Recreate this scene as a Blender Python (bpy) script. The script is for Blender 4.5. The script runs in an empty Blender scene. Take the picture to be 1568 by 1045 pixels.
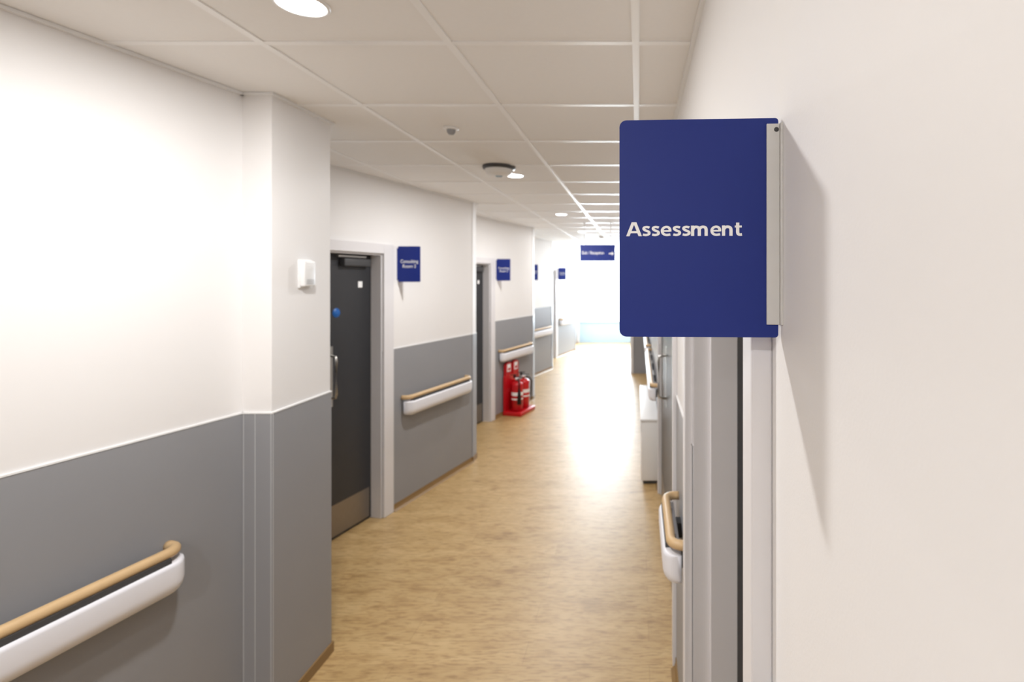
import bpy, bmesh, math, random
from mathutils import Matrix, Vector
random.seed(3)
sc = bpy.context.scene
CAMZ = 1.82
CEIL = 2.58
WZ = 1.268

# ------------------------------------------------------------------ materials
def srgb(r, g, b):
    def f(c):
        c /= 255.0
        return c/12.92 if c <= 0.04045 else ((c+0.055)/1.055)**2.4
    return (f(r), f(g), f(b), 1)

def mat(name, col, rough=0.5, metal=0.0, noise=0.0, nscale=8.0, bump=0.0, bscale=200.0, emis=None, estr=0.0, coat=0.0):
    m = bpy.data.materials.new(name); m.use_nodes = True
    nt = m.node_tree; b = nt.nodes['Principled BSDF']
    b.inputs['Base Color'].default_value = col
    b.inputs['Roughness'].default_value = rough
    b.inputs['Metallic'].default_value = metal
    if coat: b.inputs['Coat Weight'].default_value = coat
    tc = nt.nodes.new('ShaderNodeTexCoord')
    if noise > 0:
        n = nt.nodes.new('ShaderNodeTexNoise'); n.inputs['Scale'].default_value = nscale
        n.inputs['Detail'].default_value = 4
        nt.links.new(tc.outputs['Object'], n.inputs['Vector'])
        mx = nt.nodes.new('ShaderNodeMixRGB'); mx.blend_type = 'MIX'
        mx.inputs[1].default_value = tuple(c*(1-noise) for c in col[:3])+(1,)
        mx.inputs[2].default_value = tuple(min(1, c*(1+noise)) for c in col[:3])+(1,)
        nt.links.new(n.outputs['Fac'], mx.inputs[0])
        nt.links.new(mx.outputs[0], b.inputs['Base Color'])
    if bump > 0:
        n2 = nt.nodes.new('ShaderNodeTexNoise'); n2.inputs['Scale'].default_value = bscale
        nt.links.new(tc.outputs['Object'], n2.inputs['Vector'])
        bp = nt.nodes.new('ShaderNodeBump'); bp.inputs['Strength'].default_value = bump
        bp.inputs['Distance'].default_value = 0.002
        nt.links.new(n2.outputs['Fac'], bp.inputs['Height'])
        nt.links.new(bp.outputs['Normal'], b.inputs['Normal'])
    if emis:
        b.inputs['Emission Color'].default_value = emis
        b.inputs['Emission Strength'].default_value = estr
    return m

M_WALL = mat('wall_paint_white', srgb(238, 236, 235), 0.55, noise=0.012, nscale=3, bump=0.08, bscale=260)
M_GREY = mat('wall_vinyl_grey', srgb(149, 150, 154), 0.42, noise=0.03, nscale=5, bump=0.05, bscale=300)
M_TRIM = mat('wall_trim_white', srgb(240, 240, 240), 0.4, noise=0.01)
M_SEAM = mat('vinyl_weld_seam', srgb(190, 191, 194), 0.4, noise=0.01)
M_SKIRT = mat('skirting_vinyl_tan', srgb(142, 112, 70), 0.4, noise=0.08, nscale=12)
M_CEIL = mat('ceiling_tile', srgb(243, 242, 241), 0.9, noise=0.015, nscale=60, bump=0.2, bscale=500)
M_TBAR = mat('ceiling_tbar_white', srgb(248, 248, 248), 0.28, noise=0.01)
M_FRAME = mat('door_frame_paint', srgb(226, 224, 226), 0.4, noise=0.015)
M_DOOR = mat('door_leaf_dark_grey', srgb(50, 51, 55), 0.4, noise=0.06, nscale=10)
M_BLACK = mat('black_rubber', srgb(18, 18, 20), 0.6, noise=0.05)
M_STEEL = mat('brushed_steel', srgb(190, 188, 184), 0.32, 0.9, noise=0.04, nscale=40)
M_KICK = mat('kick_plate_steel', srgb(150, 143, 136), 0.38, 0.85, noise=0.05, nscale=30)
M_BLUE = mat('sign_blue', srgb(2, 36, 128), 0.55, noise=0.02, nscale=6)
M_WHITE = mat('sign_white_lettering', (.98, .98, .98, 1), 0.5, noise=0.004)
M_ALU = mat('aluminium_bracket', srgb(214, 213, 211), 0.45, 0.15, noise=0.03, nscale=60)
M_PLAST = mat('white_plastic', srgb(240, 240, 240), 0.35, noise=0.01)
M_RAILW = mat('handrail_bumper_white', srgb(236, 236, 242), 0.35, noise=0.01)
M_WOOD = mat('handrail_beech', srgb(208, 176, 132), 0.4, noise=0.1, nscale=20)
M_RED = mat('extinguisher_red', srgb(196, 10, 24), 0.28, noise=0.03, coat=0.4)
M_DGREY = mat('dark_grey_plastic', srgb(70, 70, 72), 0.5, noise=0.03)
M_MGREY = mat('mid_grey_plastic', srgb(150, 150, 152), 0.5, noise=0.03)
M_LGREY = mat('light_grey_panel', srgb(180, 206, 222), 0.5, noise=0.02)
M_LED = mat('downlight_diffuser', srgb(255, 252, 248), 0.5, emis=(1, .985, .96, 1), estr=14)
M_DISC = mat('fire_door_disc_blue', srgb(30, 100, 180), 0.4, noise=0.02)

def floor_material():
    m = bpy.data.materials.new('floor_oak_vinyl'); m.use_nodes = True
    nt = m.node_tree; b = nt.nodes['Principled BSDF']; L = nt.links
    tc = nt.nodes.new('ShaderNodeTexCoord')
    def noise(scale, sc3, detail, dist=0):
        mp = nt.nodes.new('ShaderNodeMapping'); mp.inputs['Scale'].default_value = sc3
        L.new(tc.outputs['Object'], mp.inputs['Vector'])
        n = nt.nodes.new('ShaderNodeTexNoise'); n.inputs['Scale'].default_value = scale
        n.inputs['Detail'].default_value = detail; n.inputs['Roughness'].default_value = .6
        n.inputs['Distortion'].default_value = dist
        L.new(mp.outputs[0], n.inputs['Vector']); return n
    n1 = noise(1.6, (2.4, 8.0, 1), 7, .6)
    cr = nt.nodes.new('ShaderNodeValToRGB')
    e = cr.color_ramp.elements
    e[0].position = .26; e[0].color = srgb(162, 128, 80)
    e[1].position = .72; e[1].color = srgb(206, 176, 126)
    k = cr.color_ramp.elements.new(.44); k.color = srgb(192, 159, 108)
    L.new(n1.outputs['Fac'], cr.inputs[0])
    n2 = noise(1.5, (10, 60, 1), 6, .3)
    cr2 = nt.nodes.new('ShaderNodeValToRGB')
    cr2.color_ramp.elements[0].position = .36; cr2.color_ramp.elements[0].color = (.70, .64, .56, 1)
    cr2.color_ramp.elements[1].position = .52; cr2.color_ramp.elements[1].color = (1, 1, 1, 1)
    L.new(n2.outputs['Fac'], cr2.inputs[0])
    mx = nt.nodes.new('ShaderNodeMixRGB'); mx.blend_type = 'MULTIPLY'; mx.inputs[0].default_value = 1
    L.new(cr.outputs[0], mx.inputs[1]); L.new(cr2.outputs[0], mx.inputs[2])
    br = nt.nodes.new('ShaderNodeTexBrick'); br.inputs['Scale'].default_value = 1
    br.inputs['Brick Width'].default_value = 1.2; br.inputs['Row Height'].default_value = .16
    br.inputs['Mortar Size'].default_value = .0015
    br.inputs['Color1'].default_value = (.91, .90, .87, 1); br.inputs['Color2'].default_value = (1, 1, 1, 1); br.inputs['Mortar'].default_value = (.74, .70, .64, 1)
    L.new(tc.outputs['Object'], br.inputs['Vector'])
    mx2 = nt.nodes.new('ShaderNodeMixRGB'); mx2.blend_type = 'MULTIPLY'; mx2.inputs[0].default_value = 1
    L.new(mx.outputs[0], mx2.inputs[1]); L.new(br.outputs['Color'], mx2.inputs[2])
    L.new(mx2.outputs[0], b.inputs['Base Color'])
    b.inputs['Roughness'].default_value = .40
    b.inputs['Coat Weight'].default_value = .25
    b.inputs['Coat Roughness'].default_value = .40
    bp = nt.nodes.new('ShaderNodeBump'); bp.inputs['Strength'].default_value = .08; bp.inputs['Distance'].default_value = .001
    L.new(n2.outputs['Fac'], bp.inputs['Height']); L.new(bp.outputs[0], b.inputs['Normal'])
    return m
M_FLOOR = floor_material()

# ------------------------------------------------------------------ stroke lettering (bold humanist sans)
def smooth_path(p, n=5):
    out = []
    for i in range(len(p)-1):
        p0 = p[max(i-1, 0)]; p1 = p[i]; p2 = p[i+1]; p3 = p[min(i+2, len(p)-1)]
        for k in range(n):
            t = k/n
            out.append(tuple(.5*((2*p1[j])+(-p0[j]+p2[j])*t+(2*p0[j]-5*p1[j]+4*p2[j]-p3[j])*t*t+(-p0[j]+3*p1[j]-3*p2[j]+p3[j])*t**3) for j in (0, 1)))
    out.append(p[-1]); return out
W = .19
G = {
 'A': (.91, [([(.095, 0), (.42, 1)], W, 0), ([(.825, 0), (.50, 1)], W, 0), ([(.2, .29), (.72, .29)], .15, 0), ([(.36, .935), (.56, .935)], .13, 0)]),
 's': (.55, [([(.46, .60), (.36, .640), (.25, .645), (.145, .60), (.125, .51), (.19, .43), (.32, .365), (.43, .29), (.435, .17), (.34, .10), (.22, .08), (.07, .115)], .165, 1)]),
 'e': (.69, [([(.12, .365), (.56, .365)], .12, 0), ([(.565, .32), (.56, .49), (.48, .61), (.35, .65), (.22, .60), (.13, .49), (.11, .36), (.14, .22), (.24, .115), (.39, .08), (.59, .115)], .168, 1)]),
 'n': (.73, [([(.10, 0), (.10, .735)], W, 0), ([(.12, .48), (.19, .59), (.31, .64), (.43, .62), (.51, .54), (.53, .40), (.53, .2), (.53, 0)], W, 1)]),
 'm': (1.11, [([(.10, 0), (.10, .735)], W, 0), ([(.12, .48), (.18, .59), (.28, .64), (.40, .62), (.47, .54), (.49, .40), (.49, .2), (.49, 0)], W, 1),
              ([(.50, .48), (.57, .59), (.68, .64), (.80, .62), (.87, .54), (.89, .40), (.89, .2), (.89, 0)], W, 1)]),
 't': (.50, [([(.19, .93), (.19, .5), (.19, .26), (.22, .14), (.30, .085), (.44, .095)], W, 1), ([(.02, .655), (.43, .655)], .14, 0)]),
}
def stroke_text(mb, body, m, width, x, y, z, cap, T=None):
    t = bmesh.new(); cx = 0; lay = 0
    for ch in body:
        adv, strokes = G[ch]
        for path, w, sm in strokes:
            lay += 1
            p = smooth_path(path) if sm else path
            L_, R_ = [], []
            for i, q in enumerate(p):
                a = p[max(i-1, 0)]; b = p[min(i+1, len(p)-1)]
                d = Vector((b[0]-a[0], b[1]-a[1])).normalized(); nrm = Vector((-d.y, d.x))*w/2
                if not sm and ch == 'A' and abs(d.y) > .5:
                    nrm = Vector((-w/2/abs(d.y), 0))
                yy = (lay % 3)*.002
                L_.append(t.verts.new((cx+q[0]+nrm.x, yy, q[1]+nrm.y))); R_.append(t.verts.new((cx+q[0]-nrm.x, yy, q[1]-nrm.y)))
            for i in range(len(p)-1): t.faces.new((L_[i], L_[i+1], R_[i+1], R_[i]))
        cx += adv
    xs = [v.co.x for v in t.verts]; k = width/(max(xs)-min(xs)); x0_ = min(xs)
    for v in t.verts: v.co = Vector((x+(v.co.x-x0_)*k, y-.0006-v.co.y*.01, z+v.co.z*cap))
    mb.merge(t, m, T)

# ------------------------------------------------------------------ mesh builder
class MB:
    def __init__(s):
        s.bm = bmesh.new(); s.mats = []
    def mi(s, m):
        if m not in s.mats: s.mats.append(m)
        return s.mats.index(m)
    def merge(s, t, m, T=None, smooth=False):
        i = s.mi(m)
        if T is not None: bmesh.ops.transform(t, matrix=T, verts=t.verts)
        for f in t.faces: f.material_index = i; f.smooth = smooth
        bmesh.ops.recalc_face_normals(t, faces=t.faces)
        me = bpy.data.meshes.new('tmp'); t.to_mesh(me); t.free()
        s.bm.from_mesh(me); bpy.data.meshes.remove(me)
    def box(s, x0, x1, y0, y1, z0, z1, m, T=None, bev=0, seg=3):
        t = bmesh.new()
        bmesh.ops.create_cube(t, size=1)
        for v in t.verts:
            v.co = Vector(((x0+x1)/2+v.co.x*(x1-x0), (y0+y1)/2+v.co.y*(y1-y0), (z0+z1)/2+v.co.z*(z1-z0)))
        if bev > 0:
            bmesh.ops.bevel(t, geom=t.edges[:], offset=bev, segments=seg, affect='EDGES', profile=.5)
        s.merge(t, m, T, bev > 0 and seg > 2)
    def lathe(s, prof, m, T=None, n=32):
        t = bmesh.new(); rings = []
        for r, z in prof:
            if r < 1e-6: rings.append([t.verts.new((0, 0, z))])
            else: rings.append([t.verts.new((r*math.cos(2*math.pi*i/n), r*math.sin(2*math.pi*i/n), z)) for i in range(n)])
        for a, b in zip(rings, rings[1:]):
            for i in range(n):
                j = (i+1) % n
                if len(a) == 1 and len(b) == 1: continue
                if len(a) == 1: t.faces.new((a[0], b[j], b[i]))
                elif len(b) == 1: t.faces.new((a[i], a[j], b[0]))
                else: t.faces.new((a[i], a[j], b[j], b[i]))
        s.merge(t, m, T, True)
    def tube(s, pts, r, m, T=None, n=14):
        pts = [Vector(p) for p in pts]
        t = bmesh.new(); rings = []
        up = Vector((0, 0, 1))
        for k, p in enumerate(pts):
            d = (pts[min(k+1, len(pts)-1)]-pts[max(k-1, 0)]).normalized()
            a = d.cross(up)
            if a.length < 1e-3: a = d.cross(Vector((1, 0, 0)))
            a.normalize(); b = a.cross(d).normalized()
            rings.append([t.verts.new(p+a*r*math.cos(2*math.pi*i/n)+b*r*math.sin(2*math.pi*i/n)) for i in range(n)])
        for a, b in zip(rings, rings[1:]):
            for i in range(n):
                j = (i+1) % n; t.faces.new((a[i], a[j], b[j], b[i]))
        t.faces.new(rings[0]); t.faces.new(rings[-1][::-1])
        s.merge(t, m, T, True)
    def poly(s, pts2, y0, y1, m, T=None):
        t = bmesh.new()
        a = [t.verts.new((x, y0, z)) for x, z in pts2]; b = [t.verts.new((x, y1, z)) for x, z in pts2]
        t.faces.new(a); t.faces.new(b[::-1])
        n = len(a)
        for i in range(n):
            j = (i+1) % n; t.faces.new((a[i], b[i], b[j], a[j]))
        s.merge(t, m, T, False)
    def text(s, body, m, width, x, y, z, T=None, height=None, off=.008, space=1.0):
        cu = bpy.data.curves.new('t', 'FONT'); cu.body = body; cu.size = 1; cu.offset = off
        cu.extrude = .01; cu.space_character = space
        ob = bpy.data.objects.new('t', cu); sc.collection.objects.link(ob)
        bpy.context.view_layer.update()
        dg = bpy.context.evaluated_depsgraph_get()
        me = bpy.data.meshes.new_from_object(ob.evaluated_get(dg))
        bpy.data.objects.remove(ob); bpy.data.curves.remove(cu)
        xs = [v.co.x for v in me.vertices]; w = max(xs)-min(xs); hy = max(v.co.y for v in me.vertices)
        k = width/w; kz = k if height is None else height/hy
        x_min = min(xs)
        for v in me.vertices:
            cx = (v.co.x-x_min)*k; cz = v.co.y*kz
            v.co = (x+cx, y-.0008-v.co.z*.05, z+cz)
        if T is not None: me.transform(T)
        i = s.mi(m)
        st = len(s.bm.faces); s.bm.from_mesh(me); bpy.data.meshes.remove(me)
        s.bm.faces.ensure_lookup_table()
        for f in s.bm.faces[st:]: f.material_index = i
    def done(s, name, parent=None):
        vs = [v.co for v in s.bm.verts]
        lo = Vector((min(v.x for v in vs), min(v.y for v in vs), min(v.z for v in vs)))
        hi = Vector((max(v.x for v in vs), max(v.y for v in vs), max(v.z for v in vs)))
        c = (lo+hi)/2; c.z = lo.z
        for v in s.bm.verts: v.co -= c
        me = bpy.data.meshes.new(name); s.bm.to_mesh(me); s.bm.free()
        for m in s.mats: me.materials.append(m)
        ob = bpy.data.objects.new(name, me); sc.collection.objects.link(ob)
        if parent is None: ob.location = c
        else:
            ob.parent = parent; ob.location = c-parent.location
        return ob

def empty(name, loc):
    e = bpy.data.objects.new(name, None); e.location = loc; e.empty_display_size = .1
    sc.collection.objects.link(e); return e

class WF:
    def __init__(s, p0, p1, side):
        s.p0 = Vector((p0[0], p0[1], 0)); d = Vector((p1[0]-p0[0], p1[1]-p0[1], 0)); s.len = d.length
        u = d.normalized()
        n = Vector((u.y, -u.x, 0)) if side == 'L' else Vector((-u.y, u.x, 0))
        s.u = u; s.n = n
        s.T = Matrix(((u.x, n.x, 0, s.p0.x), (u.y, n.y, 0, s.p0.y), (0, 0, 1, 0), (0, 0, 0, 1)))
        s.k = s.len/(p1[1]-p0[1]); s.y0 = p0[1]
    def U(s, Y): return (Y-s.y0)*s.k

WT = .22
def wall_piece(mb, F, u0, u1, z0=0, z1=CEIL):
    mb.box(u0, u1, -WT, 0, z0, z1, M_WALL, F.T)
def clad(mb, F, u0, u1):
    mb.box(u0, u1, 0, .004, 0, WZ, M_GREY, F.T)
    mb.box(u0, u1, 0, .006, WZ, WZ+.006, M_TRIM, F.T)
def wall(name, F, openings=()):
    mb = MB(); cur = 0
    for a, b, h in openings:
        wall_piece(mb, F, cur, a); clad(mb, F, cur, a)
        wall_piece(mb, F, a, b, h, CEIL); cur = b
    wall_piece(mb, F, cur, F.len); clad(mb, F, cur, F.len)
    mb.box(0, F.len, 0, .014, CEIL-.012, CEIL-.001, M_TRIM, F.T)
    return mb.done(name)
def skirting(name, F, gaps=()):
    mb = MB(); cur = 0
    def seg(a, b):
        if b-a < .01: return
        mb.poly([(0.0, 0.0), (.03, 0), (.014, .012), (.009, .03), (.008, .05), (0.0, .05)], a, b, M_SKIRT,
                F.T @ Matrix(((0, 1, 0, 0), (1, 0, 0, 0), (0, 0, 1, 0), (0, 0, 0, 1))))
    for a, b in gaps:
        seg(cur, a); cur = b
    seg(cur, F.len)
    return mb.done(name)

doorn = [0]
def door(F, u0, u1, top=2.01, rec=.09, arch=.07, at=.02, leaf=M_DOOR, split=None, handle_u=None, disc_u=None, step=0):
    doorn[0] += 1
    c = F.T @ Vector(((u0+u1)/2, -rec, 0))
    e = empty('door_%d' % doorn[0], c)
    mb = MB()
    mb.box(u0-arch, u0, 0, at, 0, top+arch*.7, M_FRAME, F.T, .003, 2)
    mb.box(u1, u1+arch, 0, at, 0, top+arch*.7, M_FRAME, F.T, .003, 2)
    mb.box(u0, u1, 0, at, top, top+arch*.7, M_FRAME, F.T, .003, 2)
    mb.box(u0, u0+.012, -WT, 0, 0, top, M_FRAME, F.T)
    mb.box(u1-.012, u1, -WT, 0, 0, top, M_FRAME, F.T)
    mb.box(u0, u1, -WT, 0, top-.012, top, M_FRAME, F.T)
    if step:
        mb.box(u1-.03, u1-.012, -rec, -step, 0, top, M_FRAME, F.T)
        mb.box(u0+.012, u0+.03, -rec, -step, 0, top, M_FRAME, F.T)
    mb.done('frame', e)
    mb = MB()
    l0, l1 = u0+.012, u1-.012
    segs = [(l0, l1)] if not split else [(l0, split-.002), (split+.002, l1)]
    for a, b in segs:
        mb.box(a, b, -rec-.045, -rec, .006, top-.014, leaf, F.T)
        mb.box(a+.02, b-.02, -rec, -rec+.002, .02, .24, M_KICK, F.T)
    mb.box(l0, l1, -rec-.06, -rec-.045, 0, top-.012, M_BLACK, F.T)  # backing panel added behind the leaf to stop outside light leaking through
    mb.box(l0, l1, -rec-.045, -rec-.0, top-.018, top-.012, M_BLACK, F.T)
    mb.done('leaf', e)
    mb = MB()
    hu = handle_u if handle_u is not None else l0+.09
    mb.box(hu-.025, hu+.025, -rec, -rec+.003, .93, 1.35, M_STEEL, F.T, .001, 1)
    mb.tube([(hu, -rec, .99), (hu, -rec+.05, 1.0), (hu, -rec+.055, 1.03), (hu, -rec+.055, 1.25), (hu, -rec+.05, 1.28), (hu, -rec, 1.29)], .009, M_STEEL, F.T)
    mb.box(l1-.30, l1-.05, -rec, -rec+.045, top-.10, top-.045, M_DGREY, F.T, .006, 3)
    mb.box(l1-.34, l1-.08, -rec+.02, -rec+.03, top-.035, top-.025, M_STEEL, F.T)
    du = disc_u if disc_u is not None else hu+.12
    R = F.T @ Matrix.Translation((du, -rec, 1.58)) @ Matrix.Rotation(math.radians(-90), 4, 'X')
    mb.lathe([(0, .003), (.032, .003), (.034, 0), (0, 0)], M_DISC, R, 24)
    mb.box(l1-.13, l1-.09, -rec, -rec+.003, 1.755, 1.80, M_WHITE, F.T)
    mb.done('hardware', e)
    return e

def handrail(F, u0, u1, off=.085):
    mb = MB()
    n = max(2, int((u1-u0)/.6)+1)
    for i in range(n):
        u = u0+.12+(u1-u0-.24)*i/(n-1)
        mb.box(u-.03, u+.03, .004, off-.03, .745, .81, M_DGREY, F.T, .004, 2)
        mb.box(u-.012, u+.012, off-.045, off-.02, .81, .855, M_DGREY, F.T, .003, 2)
    t = bmesh.new()
    prof = []
    n0, n1, z0, z1 = .028, off+.008, .722, .838
    prof.append((n0, z1))
    for k in range(6):
        a = math.radians(90-90*k/5); prof.append((n1-.014+.014*math.cos(a), z1-.014+.014*math.sin(a)))
    for k in range(8):
        a = math.radians(0-90*k/7); prof.append((n1-.04+.04*math.cos(a), z0+.05+.05*math.sin(a)))
    prof.append((n0, z0))
    ends = 7; R = .06
    sts = [(u0+R*(1-math.cos(math.radians(90*k/(ends-1)))), .25+.75*math.sin(math.radians(90*k/(ends-1)))) for k in range(ends)]
    sts += [(u1-R*(1-math.cos(math.radians(90*(1-k/(ends-1))))), .25+.75*math.sin(math.radians(90*(1-k/(ends-1))))) for k in range(ends)]
    rings = []
    zc = z1
    for u, s in sts:
        sz = .72+.28*(s-.25)/.75
        rings.append([t.verts.new((u, n0+(p[0]-n0)*s, zc+(p[1]-zc)*sz)) for p in prof])
    for a, b in zip(rings, rings[1:]):
        for i in range(len(prof)):
            j = (i+1) % len(prof); t.faces.new((a[i], a[j], b[j], b[i]))
    t.faces.new(rings[0]); t.faces.new(rings[-1][::-1])
    mb.merge(t, M_RAILW, F.T, True)
    zz = .868; q = off-.022; R = .045
    pts = [(u0+.015, .004, zz)]
    for k in range(7):
        a = math.radians(90*k/6); pts.append((u0+.015+R*(1-math.cos(a)), q-R+R*math.sin(a), zz))
    for k in range(7):
        a = math.radians(90*(1-k/6)); pts.append((u1-.015-R*(1-math.cos(a)), q-R+R*math.sin(a), zz))
    pts.append((u1-.015, .004, zz))
    mb.tube(pts, .018, M_WOOD, F.T, 18)
    mb.box(u0+.06, u1-.06, q-.012, q+.02, .836, .856, M_DGREY, F.T)
    return mb.done('handrail')

def rounded(x0, x1, z0, z1, rl, rr):
    pts = []
    for cx, cz, a0, r in ((x1-rr, z1-rr, 0, rr), (x0+rl, z1-rl, 90, rl), (x0+rl, z0+rl, 180, rl), (x1-rr, z0+rr, 270, rr)):
        for k in range(7):
            a = math.radians(a0+90*k/6); pts.append((cx+r*math.cos(a), cz+r*math.sin(a)))
    return pts

def room_sign(x, y, lines):
    mb = MB()
    mb.poly(rounded(x+.008, x+.182, 1.794, 2.077, .002, .008), y, y+.004, M_BLUE)
    mb.box(x-.01, x+.012, y-.004, y+.008, 1.81, 2.06, M_BLUE, None, .001, 1)
    for i, l in enumerate(lines):
        w = .140 if i == 0 else .105
        mb.text(l, M_WHITE, w, x+.026+(.140-w)/2, y, 1.945-.038*i, height=.026, off=.006)
    return mb.done('consulting_room_sign')

# ------------------------------------------------------------------ room shell
YB, YE = -3.5, 14.8
XR = .18
mb = MB(); mb.box(-2.9, .6, YB-.3, YE+.3, -.1, 0, M_FLOOR); mb.done('floor')
mb = MB(); mb.box(-2.9, .6, YB-.3, YE+.3, CEIL, CEIL+.1, M_CEIL); mb.done('ceiling')
mb = MB()
for k in range(5):
    x = -.01-.6*k
    mb.box(x-.012, x+.012, YB, YE, CEIL-.004, CEIL+.001, M_TBAR)
y = 1.673-.6*9
while y < YE:
    if y > YB: mb.box(-2.75, XR+.02, y-.012, y+.012, CEIL-.0035, CEIL+.001, M_TBAR)
    y += .6
mb.done('trim_ceiling_grid')

F0 = WF((-2.196, YB), (-2.196, -.5), 'L')
F1 = WF((-2.196, -.5), (-1.62, 2.128), 'L')
wall('wall_left', F0); wall('wall_left', F1)
skirting('baseboard_left', F0); skirting('baseboard_left', F1)
def pier(x0, x1, y0, y1, seams=False):
    mb = MB()
    mb.box(x0, x1, y0, y1, 0, CEIL, M_WALL)
    mb.box(x0, x1+.004, y0-.004, y1+.004, 0, WZ, M_GREY)
    mb.box(x0, x1+.006, y0-.006, y1+.006, WZ, WZ+.006, M_TRIM)
    mb.box(x0, x1+.014, y0-.014, y1+.014, CEIL-.012, CEIL-.001, M_TRIM)
    mb.box(x0, x1+.012, y0-.012, y1+.012, 0, .05, M_SKIRT)
    if seams:
        for xx in (-1.612, -1.565, -1.5):
            mb.box(xx-.0015, xx+.0015, y0-.0055, y0-.003, .05, WZ, M_SEAM)
        mb.box(x1+.002, x1+.0055, y0+.0, y0+.003, .05, WZ, M_SEAM)
    return mb.done('wall_left_pier')
pier(-2.5, -1.50, 2.128, 2.53, True)

SH = [(0, 0), (.057, 2.66), (-.10, 5.32), (.04, 7.98)]
def lx(Y): return -1.922+.244*(Y-4.075)
for i, (dx, dy) in enumerate(SH):
    ya, yb = (2.53 if i == 0 else 2.62), 5.17
    F = WF((lx(ya)+dx, ya+dy), (lx(yb)+dx, yb+dy), 'L')
    ud0, ud1 = F.U(2.985+dy), F.U(3.957+dy)
    wall('wall_left', F, [(ud0, ud1, 2.01)])
    skirting('baseboard_left', F, [(ud0-.07, ud1+.11)])
    door(F, ud0, ud1, top=2.01, rec=.09, arch=.105, at=.02, split=F.U(3.54+dy), handle_u=F.U(3.57+dy), disc_u=F.U(3.625+dy))
    handrail(F, F.U(4.155+dy), F.U(5.06+dy))
    room_sign(lx(4.12)+dx, 4.12+dy, ['Consulting', 'Room %d' % (2+i)])
    pier(lx(5.17)+dx-.75, lx(5.17)+dx+.005, 5.17+dy, 5.28+dy)
    if i == 1: F3 = F
handrail(F1, F1.U(.35), F1.U(1.87))

F9 = WF((-1.75, 13.26), (-1.75, YE), 'L')
wall('wall_left', F9); skirting('baseboard_left', F9)

FR = WF((XR, YB), (XR, YE), 'R')
o1 = (FR.U(.757), FR.U(1.72), 1.955); o2 = (FR.U(2.5), FR.U(4.4), 1.98)
wall('wall_right', FR, [o1, o2])
skirting('baseboard_right', FR, [(o1[0]-.06, o1[1]+.06), (o2[0]-.07, o2[1]+.07)])
door(FR, o1[0], o1[1], top=1.955, rec=.140, arch=.057, at=.029, step=.055, leaf=M_BLACK)
door(FR, o2[0], o2[1], top=1.98, rec=.012, arch=.06, at=.02, split=FR.U(3.45), handle_u=FR.U(3.6))
handrail(FR, FR.U(1.84), FR.U(2.30))
handrail(FR, FR.U(4.62), FR.U(7.0))
handrail(FR, FR.U(7.4), FR.U(9.6))

mb = MB()
mb.box(-.10, XR, 10.0, 10.15, 0, CEIL, M_WALL); mb.box(-.104, XR, 9.996, 10.154, 0, WZ, M_GREY)
mb.box(-.16, -.10, 9.97, 10.18, 0, 2.1, M_FRAME, None, .004, 2)
mb.done('wall_right_nib')

mb = MB(); mb.box(-2.7, .5, YB-.2, YB, 0, CEIL, M_WALL); mb.box(-2.7, .5, YB, YB+.004, 0, WZ, M_GREY); mb.done('wall_back')
wx0, wx1, wz0, wz1 = -1.68, .10, .62, 2.42
mb = MB()
mb.box(-2.2, wx0, YE, YE+.2, 0, CEIL, M_WALL); mb.box(wx1, .5, YE, YE+.2, 0, CEIL, M_WALL)
mb.box(wx0, wx1, YE, YE+.2, 0, wz0, M_LGREY); mb.box(wx0, wx1, YE, YE+.2, wz1, CEIL, M_WALL)
mb.done('wall_end')
mb = MB()
for a, b, c, d in ((wx0, wx1, wz0, wz0+.05), (wx0, wx1, wz1-.05, wz1), (wx0, wx0+.05, wz0, wz1), (wx1-.05, wx1, wz0, wz1), ((wx0+wx1)/2-.025, (wx0+wx1)/2+.025, wz0, wz1)):
    mb.box(a, b, YE+.08, YE+.13, c, d, M_TRIM, None, .004, 2)
mb.box(wx0-.03, wx1+.03, YE-.04, YE+.1, wz0-.03, wz0, M_TRIM, None, .005, 2)
mb.done('window_1')

# ------------------------------------------------------------------ radiator casing
mb = MB()
x0, x1, y0, y1, h = .022, XR-.004, 4.6, 6.05, .58
mb.box(x0, x1, y0, y1, .03, h-.02, M_PLAST, None, .008, 3)
mb.box(x0-.008, x1, y0-.008, y1+.008, h-.02, h, M_PLAST, None, .006, 3)
mb.box(x0+.02, x1, y0+.02, y1-.02, 0, .04, M_DGREY)
for i in range(22):
    yy = y0+.08+i*.06
    mb.box(x0-.002, x0+.002, yy, yy+.04, .44, .455, M_DGREY); mb.box(x0-.002, x0+.002, yy, yy+.04, .47, .485, M_DGREY)
mb.done('radiator_cover')

# ------------------------------------------------------------------ Assessment sign
SY = .66
R = Matrix.Translation((XR, SY-.002, 0)) @ Matrix.Rotation(math.radians(-3), 4, 'Z') @ Matrix.Translation((-XR, -SY, 0))
mb = MB()
mb.poly(rounded(-.025, .1765, 1.7455, 2.0235, .009, .004), SY, SY+.003, M_BLUE, R)
mb.box(.1615, .1775, SY-.0035, SY, 1.762, 2.0155, M_ALU, R, .0006, 2)
stroke_text(mb, 'Assessment', M_WHITE, .1475, -.0163, SY, 1.8745, .0180, R)
T = R @ Matrix.Translation((.1735, SY-.0035, 2.008)) @ Matrix.Rotation(math.radians(90), 4, 'X')
mb.lathe([(0, .0016), (.0022, .0014), (.003, .0004), (.003, 0), (0, 0)], M_DGREY, T, 16)
mb.box(XR-.0025, XR, SY-.012, SY+.012, 1.762, 2.0155, M_ALU, None, .0006, 2)
mb.done('assessment_sign')

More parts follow.
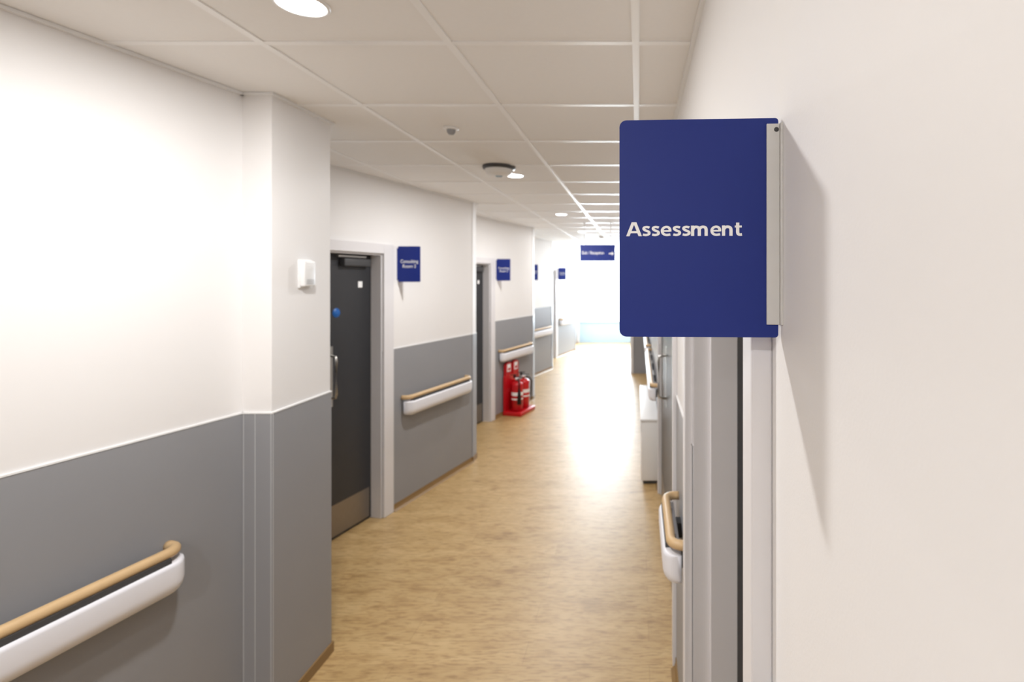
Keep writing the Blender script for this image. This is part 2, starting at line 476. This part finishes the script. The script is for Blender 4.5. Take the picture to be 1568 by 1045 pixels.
# ------------------------------------------------------------------ hanging direction sign
mb = MB()
hx0, hx1, hy = -.79, -.316, 7.0
mb.poly(rounded(hx0, hx1, 2.057, 2.277, .006, .006), hy, hy+.012, M_BLUE)
for x in (hx0+.06, hx1-.06):
    mb.tube([(x, hy+.006, 2.27), (x, hy+.006, CEIL)], .003, M_STEEL, None, 8)
    mb.lathe([(0, -.012), (.014, -.012), (.016, 0), (0, 0)], M_PLAST, Matrix.Translation((x, hy+.006, CEIL-.001)), 16)
mb.text('Exit / Reception', M_WHITE, .29, hx0+.03, hy, 2.15, height=.04)
mb.poly([(-.40, 2.166), (-.36, 2.166), (-.36, 2.185), (-.335, 2.158), (-.36, 2.131), (-.36, 2.15), (-.40, 2.15)], hy-.001, hy, M_WHITE)
mb.done('hanging_direction_sign')

# ------------------------------------------------------------------ wall thermostat on column
mb = MB()
mb.box(-1.5, -1.473, 2.295, 2.375, 1.785, 1.898, M_PLAST, None, .006, 3)
mb.box(-1.5, -1.492, 2.288, 2.382, 1.778, 1.905, M_PLAST, None, .003, 3)
mb.box(-1.4735, -1.4722, 2.32, 2.35, 1.862, 1.876, M_TRIM)
for k in range(4): mb.box(-1.4735, -1.4722, 2.31, 2.36, 1.796+k*.006, 1.798+k*.006, M_MGREY)
mb.done('wall_thermostat')

# ------------------------------------------------------------------ ceiling fixtures
for X, Y in ((-.932, 1.437), (-.912, 3.82), (-.91, 6.12), (-.915, 8.4), (-.915, 10.9), (-.915, 13.3), (-.92, -.85), (-.92, -2.7)):
    mb = MB()
    T = Matrix.Translation((X, Y, CEIL))
    mb.lathe([(.060, -.002), (.062, -.006), (.069, -.006), (.072, -.001), (.072, .0)], M_PLAST, T, 40)
    mb.lathe([(0, -.004), (.061, -.004)], M_LED, T, 40)
    o = mb.done('ceiling_downlight')
    ld = bpy.data.lights.new('downlight_lamp', 'AREA'); ld.shape = 'DISK'; ld.size = .12
    ld.energy = (18 if Y < 9 else 9) if Y > 1 else 18; ld.color = (1, .99, .98)
    lo = bpy.data.objects.new('downlight_lamp', ld); sc.collection.objects.link(lo)
    lo.parent = o; lo.location = (0, 0, -.004)

mb = MB()
mb.lathe([(0, -.034), (.012, -.033), (.02, -.024), (.022, -.010)], M_MGREY, Matrix.Translation((-.944, 2.62, CEIL)), 28)
mb.lathe([(.022, -.010), (.036, -.008), (.038, 0), (0, 0)], M_PLAST, Matrix.Translation((-.944, 2.62, CEIL)), 28)
mb.done('ceiling_sensor')
mb = MB()
T = Matrix.Translation((-.945, 3.52, CEIL))
mb.lathe([(0, -.066), (.05, -.064), (.078, -.056), (.090, -.04), (.092, -.025), (.092, -.022)], M_PLAST, T, 36)
mb.lathe([(.092, -.022), (.106, -.018), (.11, 0), (0, 0)], M_DGREY, T, 36)
mb.lathe([(.02, -.070), (.024, -.064), (0, -.064)], M_LGREY, T, 20)
mb.done('smoke_detector')
mb = MB()
mb.lathe([(0, -.045), (.03, -.044), (.045, -.03), (.05, -.01), (.055, 0), (0, 0)], M_PLAST, Matrix.Translation((-.66, 9.3, CEIL)), 28)
mb.done('smoke_detector')

# ------------------------------------------------------------------ fire extinguisher stand
U0 = F3.U(6.90); FT = F3.T
mb = MB()
L, D = .44, .27
n0 = .02
mb.box(U0, U0+L, n0, n0+D, 0, .055, M_RED, FT, .012, 3)
PT = FT @ Matrix.Translation((U0, n0, 0))
out = [(.02, .03), (L-.02, .03), (L-.02, .50)]
def lobe(xc, w, zb, zt):
    p = []
    for k in range(9):
        a = math.radians(180*k/8); p.append((xc+w*math.cos(a), zt-w*.6+w*.6*math.sin(a)))
    return p
out += [(L-.035, .52)]+lobe(L-.12, .085, .5, .70)+[(L/2+.015, .52), (L/2-.015, .52)]+lobe(.12, .085, .5, .70)+[(.035, .52), (.02, .50)]
mb.poly(out, 0, .03, M_RED, PT)
mb.box(U0+L/2-.012, U0+L/2+.012, n0, n0+.07, .05, .45, M_RED, FT, .005, 2)
for c in (.12, L-.12):
    mb.box(U0+c-.045, U0+c+.045, n0+.03, n0+.034, .57, .67, M_WHITE, FT)
    mb.box(U0+c-.03, U0+c+.03, n0+.034, n0+.036, .585, .62, M_RED, FT)
mb.done('fire_extinguisher_stand')

def extinguisher(u, label, horn):
    mb = MB()
    T = FT @ Matrix.Translation((u, n0+.15, .056))
    r = .076
    prof = [(0, .006), (r*.85, 0), (r, .012), (r, .34)]
    for k in range(1, 7):
        a = math.radians(90*k/6); prof.append((.02+(r-.02)*math.cos(a), .34+.045*math.sin(a)))
    prof += [(.02, .40), (0, .40)]
    mb.lathe(prof, M_RED, T, 36)
    mb.lathe([(r+.0008, .15), (r+.0008, .25)], label, T, 36)
    mb.lathe([(r+.0014, .17), (r+.0014, .205)], M_RED, T, 36)
    mb.lathe([(0, .398), (.022, .398), (.024, .43), (.016, .44), (0, .44)], M_STEEL, T, 20)
    mb.box(-.012, .012, -.05, .075, .445, .452, M_BLACK, T, .002, 2)
    mb.box(-.010, .010, -.05, .07, .47, .477, M_BLACK, T @ Matrix.Rotation(math.radians(6), 4, 'X'), .002, 2)
    mb.box(-.012, .012, -.05, -.03, .43, .478, M_BLACK, T, .002, 2)
    mb.lathe([(0, 0), (.015, 0), (.015, .008), (0, .008)], M_WHITE, T @ Matrix.Translation((-.022, .0, .425)) @ Matrix.Rotation(math.radians(-90), 4, 'Y'), 16)
    if horn:
        mb.tube([(-.01, .02, .42), (-.05, .05, .41), (-.075, .07, .37), (-.078, .07, .30)], .009, M_BLACK, T)
        mb.lathe([(.012, .30), (.02, .24), (.030, .10), (.0, .10)], M_BLACK, T @ Matrix.Translation((-.078, .07, 0)), 20)
    else:
        mb.tube([(-.0, .03, .42), (.01, .08, .41), (.03, .1, .36), (.04, .09, .26), (.05, .08, .16), (.045, .08, .10)], .009, M_BLACK, T)
    return mb.done('fire_extinguisher')
extinguisher(U0+.125, M_WHITE, True)
extinguisher(U0+L-.115, M_TRIM, False)

# ------------------------------------------------------------------ daylight
w = bpy.data.worlds.new('World'); sc.world = w; w.use_nodes = True
bg = w.node_tree.nodes['Background']; bg.inputs[0].default_value = (.80, .91, 1, 1); bg.inputs[1].default_value = 3.5
ld = bpy.data.lights.new('window_daylight', 'AREA'); ld.shape = 'RECTANGLE'; ld.size = wx1-wx0-.02; ld.size_y = wz1-wz0-.02
ld.energy = 250; ld.color = (.78, .90, 1)
lo = bpy.data.objects.new('window_daylight', ld); sc.collection.objects.link(lo)
lo.location = ((wx0+wx1)/2, YE+.22, (wz0+wz1)/2); lo.rotation_euler = (math.radians(-90), 0, 0)

# ------------------------------------------------------------------ camera
cd = bpy.data.cameras.new('camera'); cam = bpy.data.objects.new('camera', cd); sc.collection.objects.link(cam)
cam.location = (0, 0, CAMZ); cam.rotation_euler = (math.radians(90), 0, 0)
cd.sensor_width = 36; cd.sensor_fit = 'HORIZONTAL'; cd.lens = 797/1568*36
cd.shift_x = -(978-784)/1568; cd.shift_y = -(522.5-427)/1568
cd.clip_start = .02; cd.clip_end = 100
cd.dof.use_dof = True; cd.dof.focus_distance = .66; cd.dof.aperture_fstop = 5.6
sc.camera = cam
sc.view_settings.view_transform = 'Standard'
sc.view_settings.exposure = 0.36
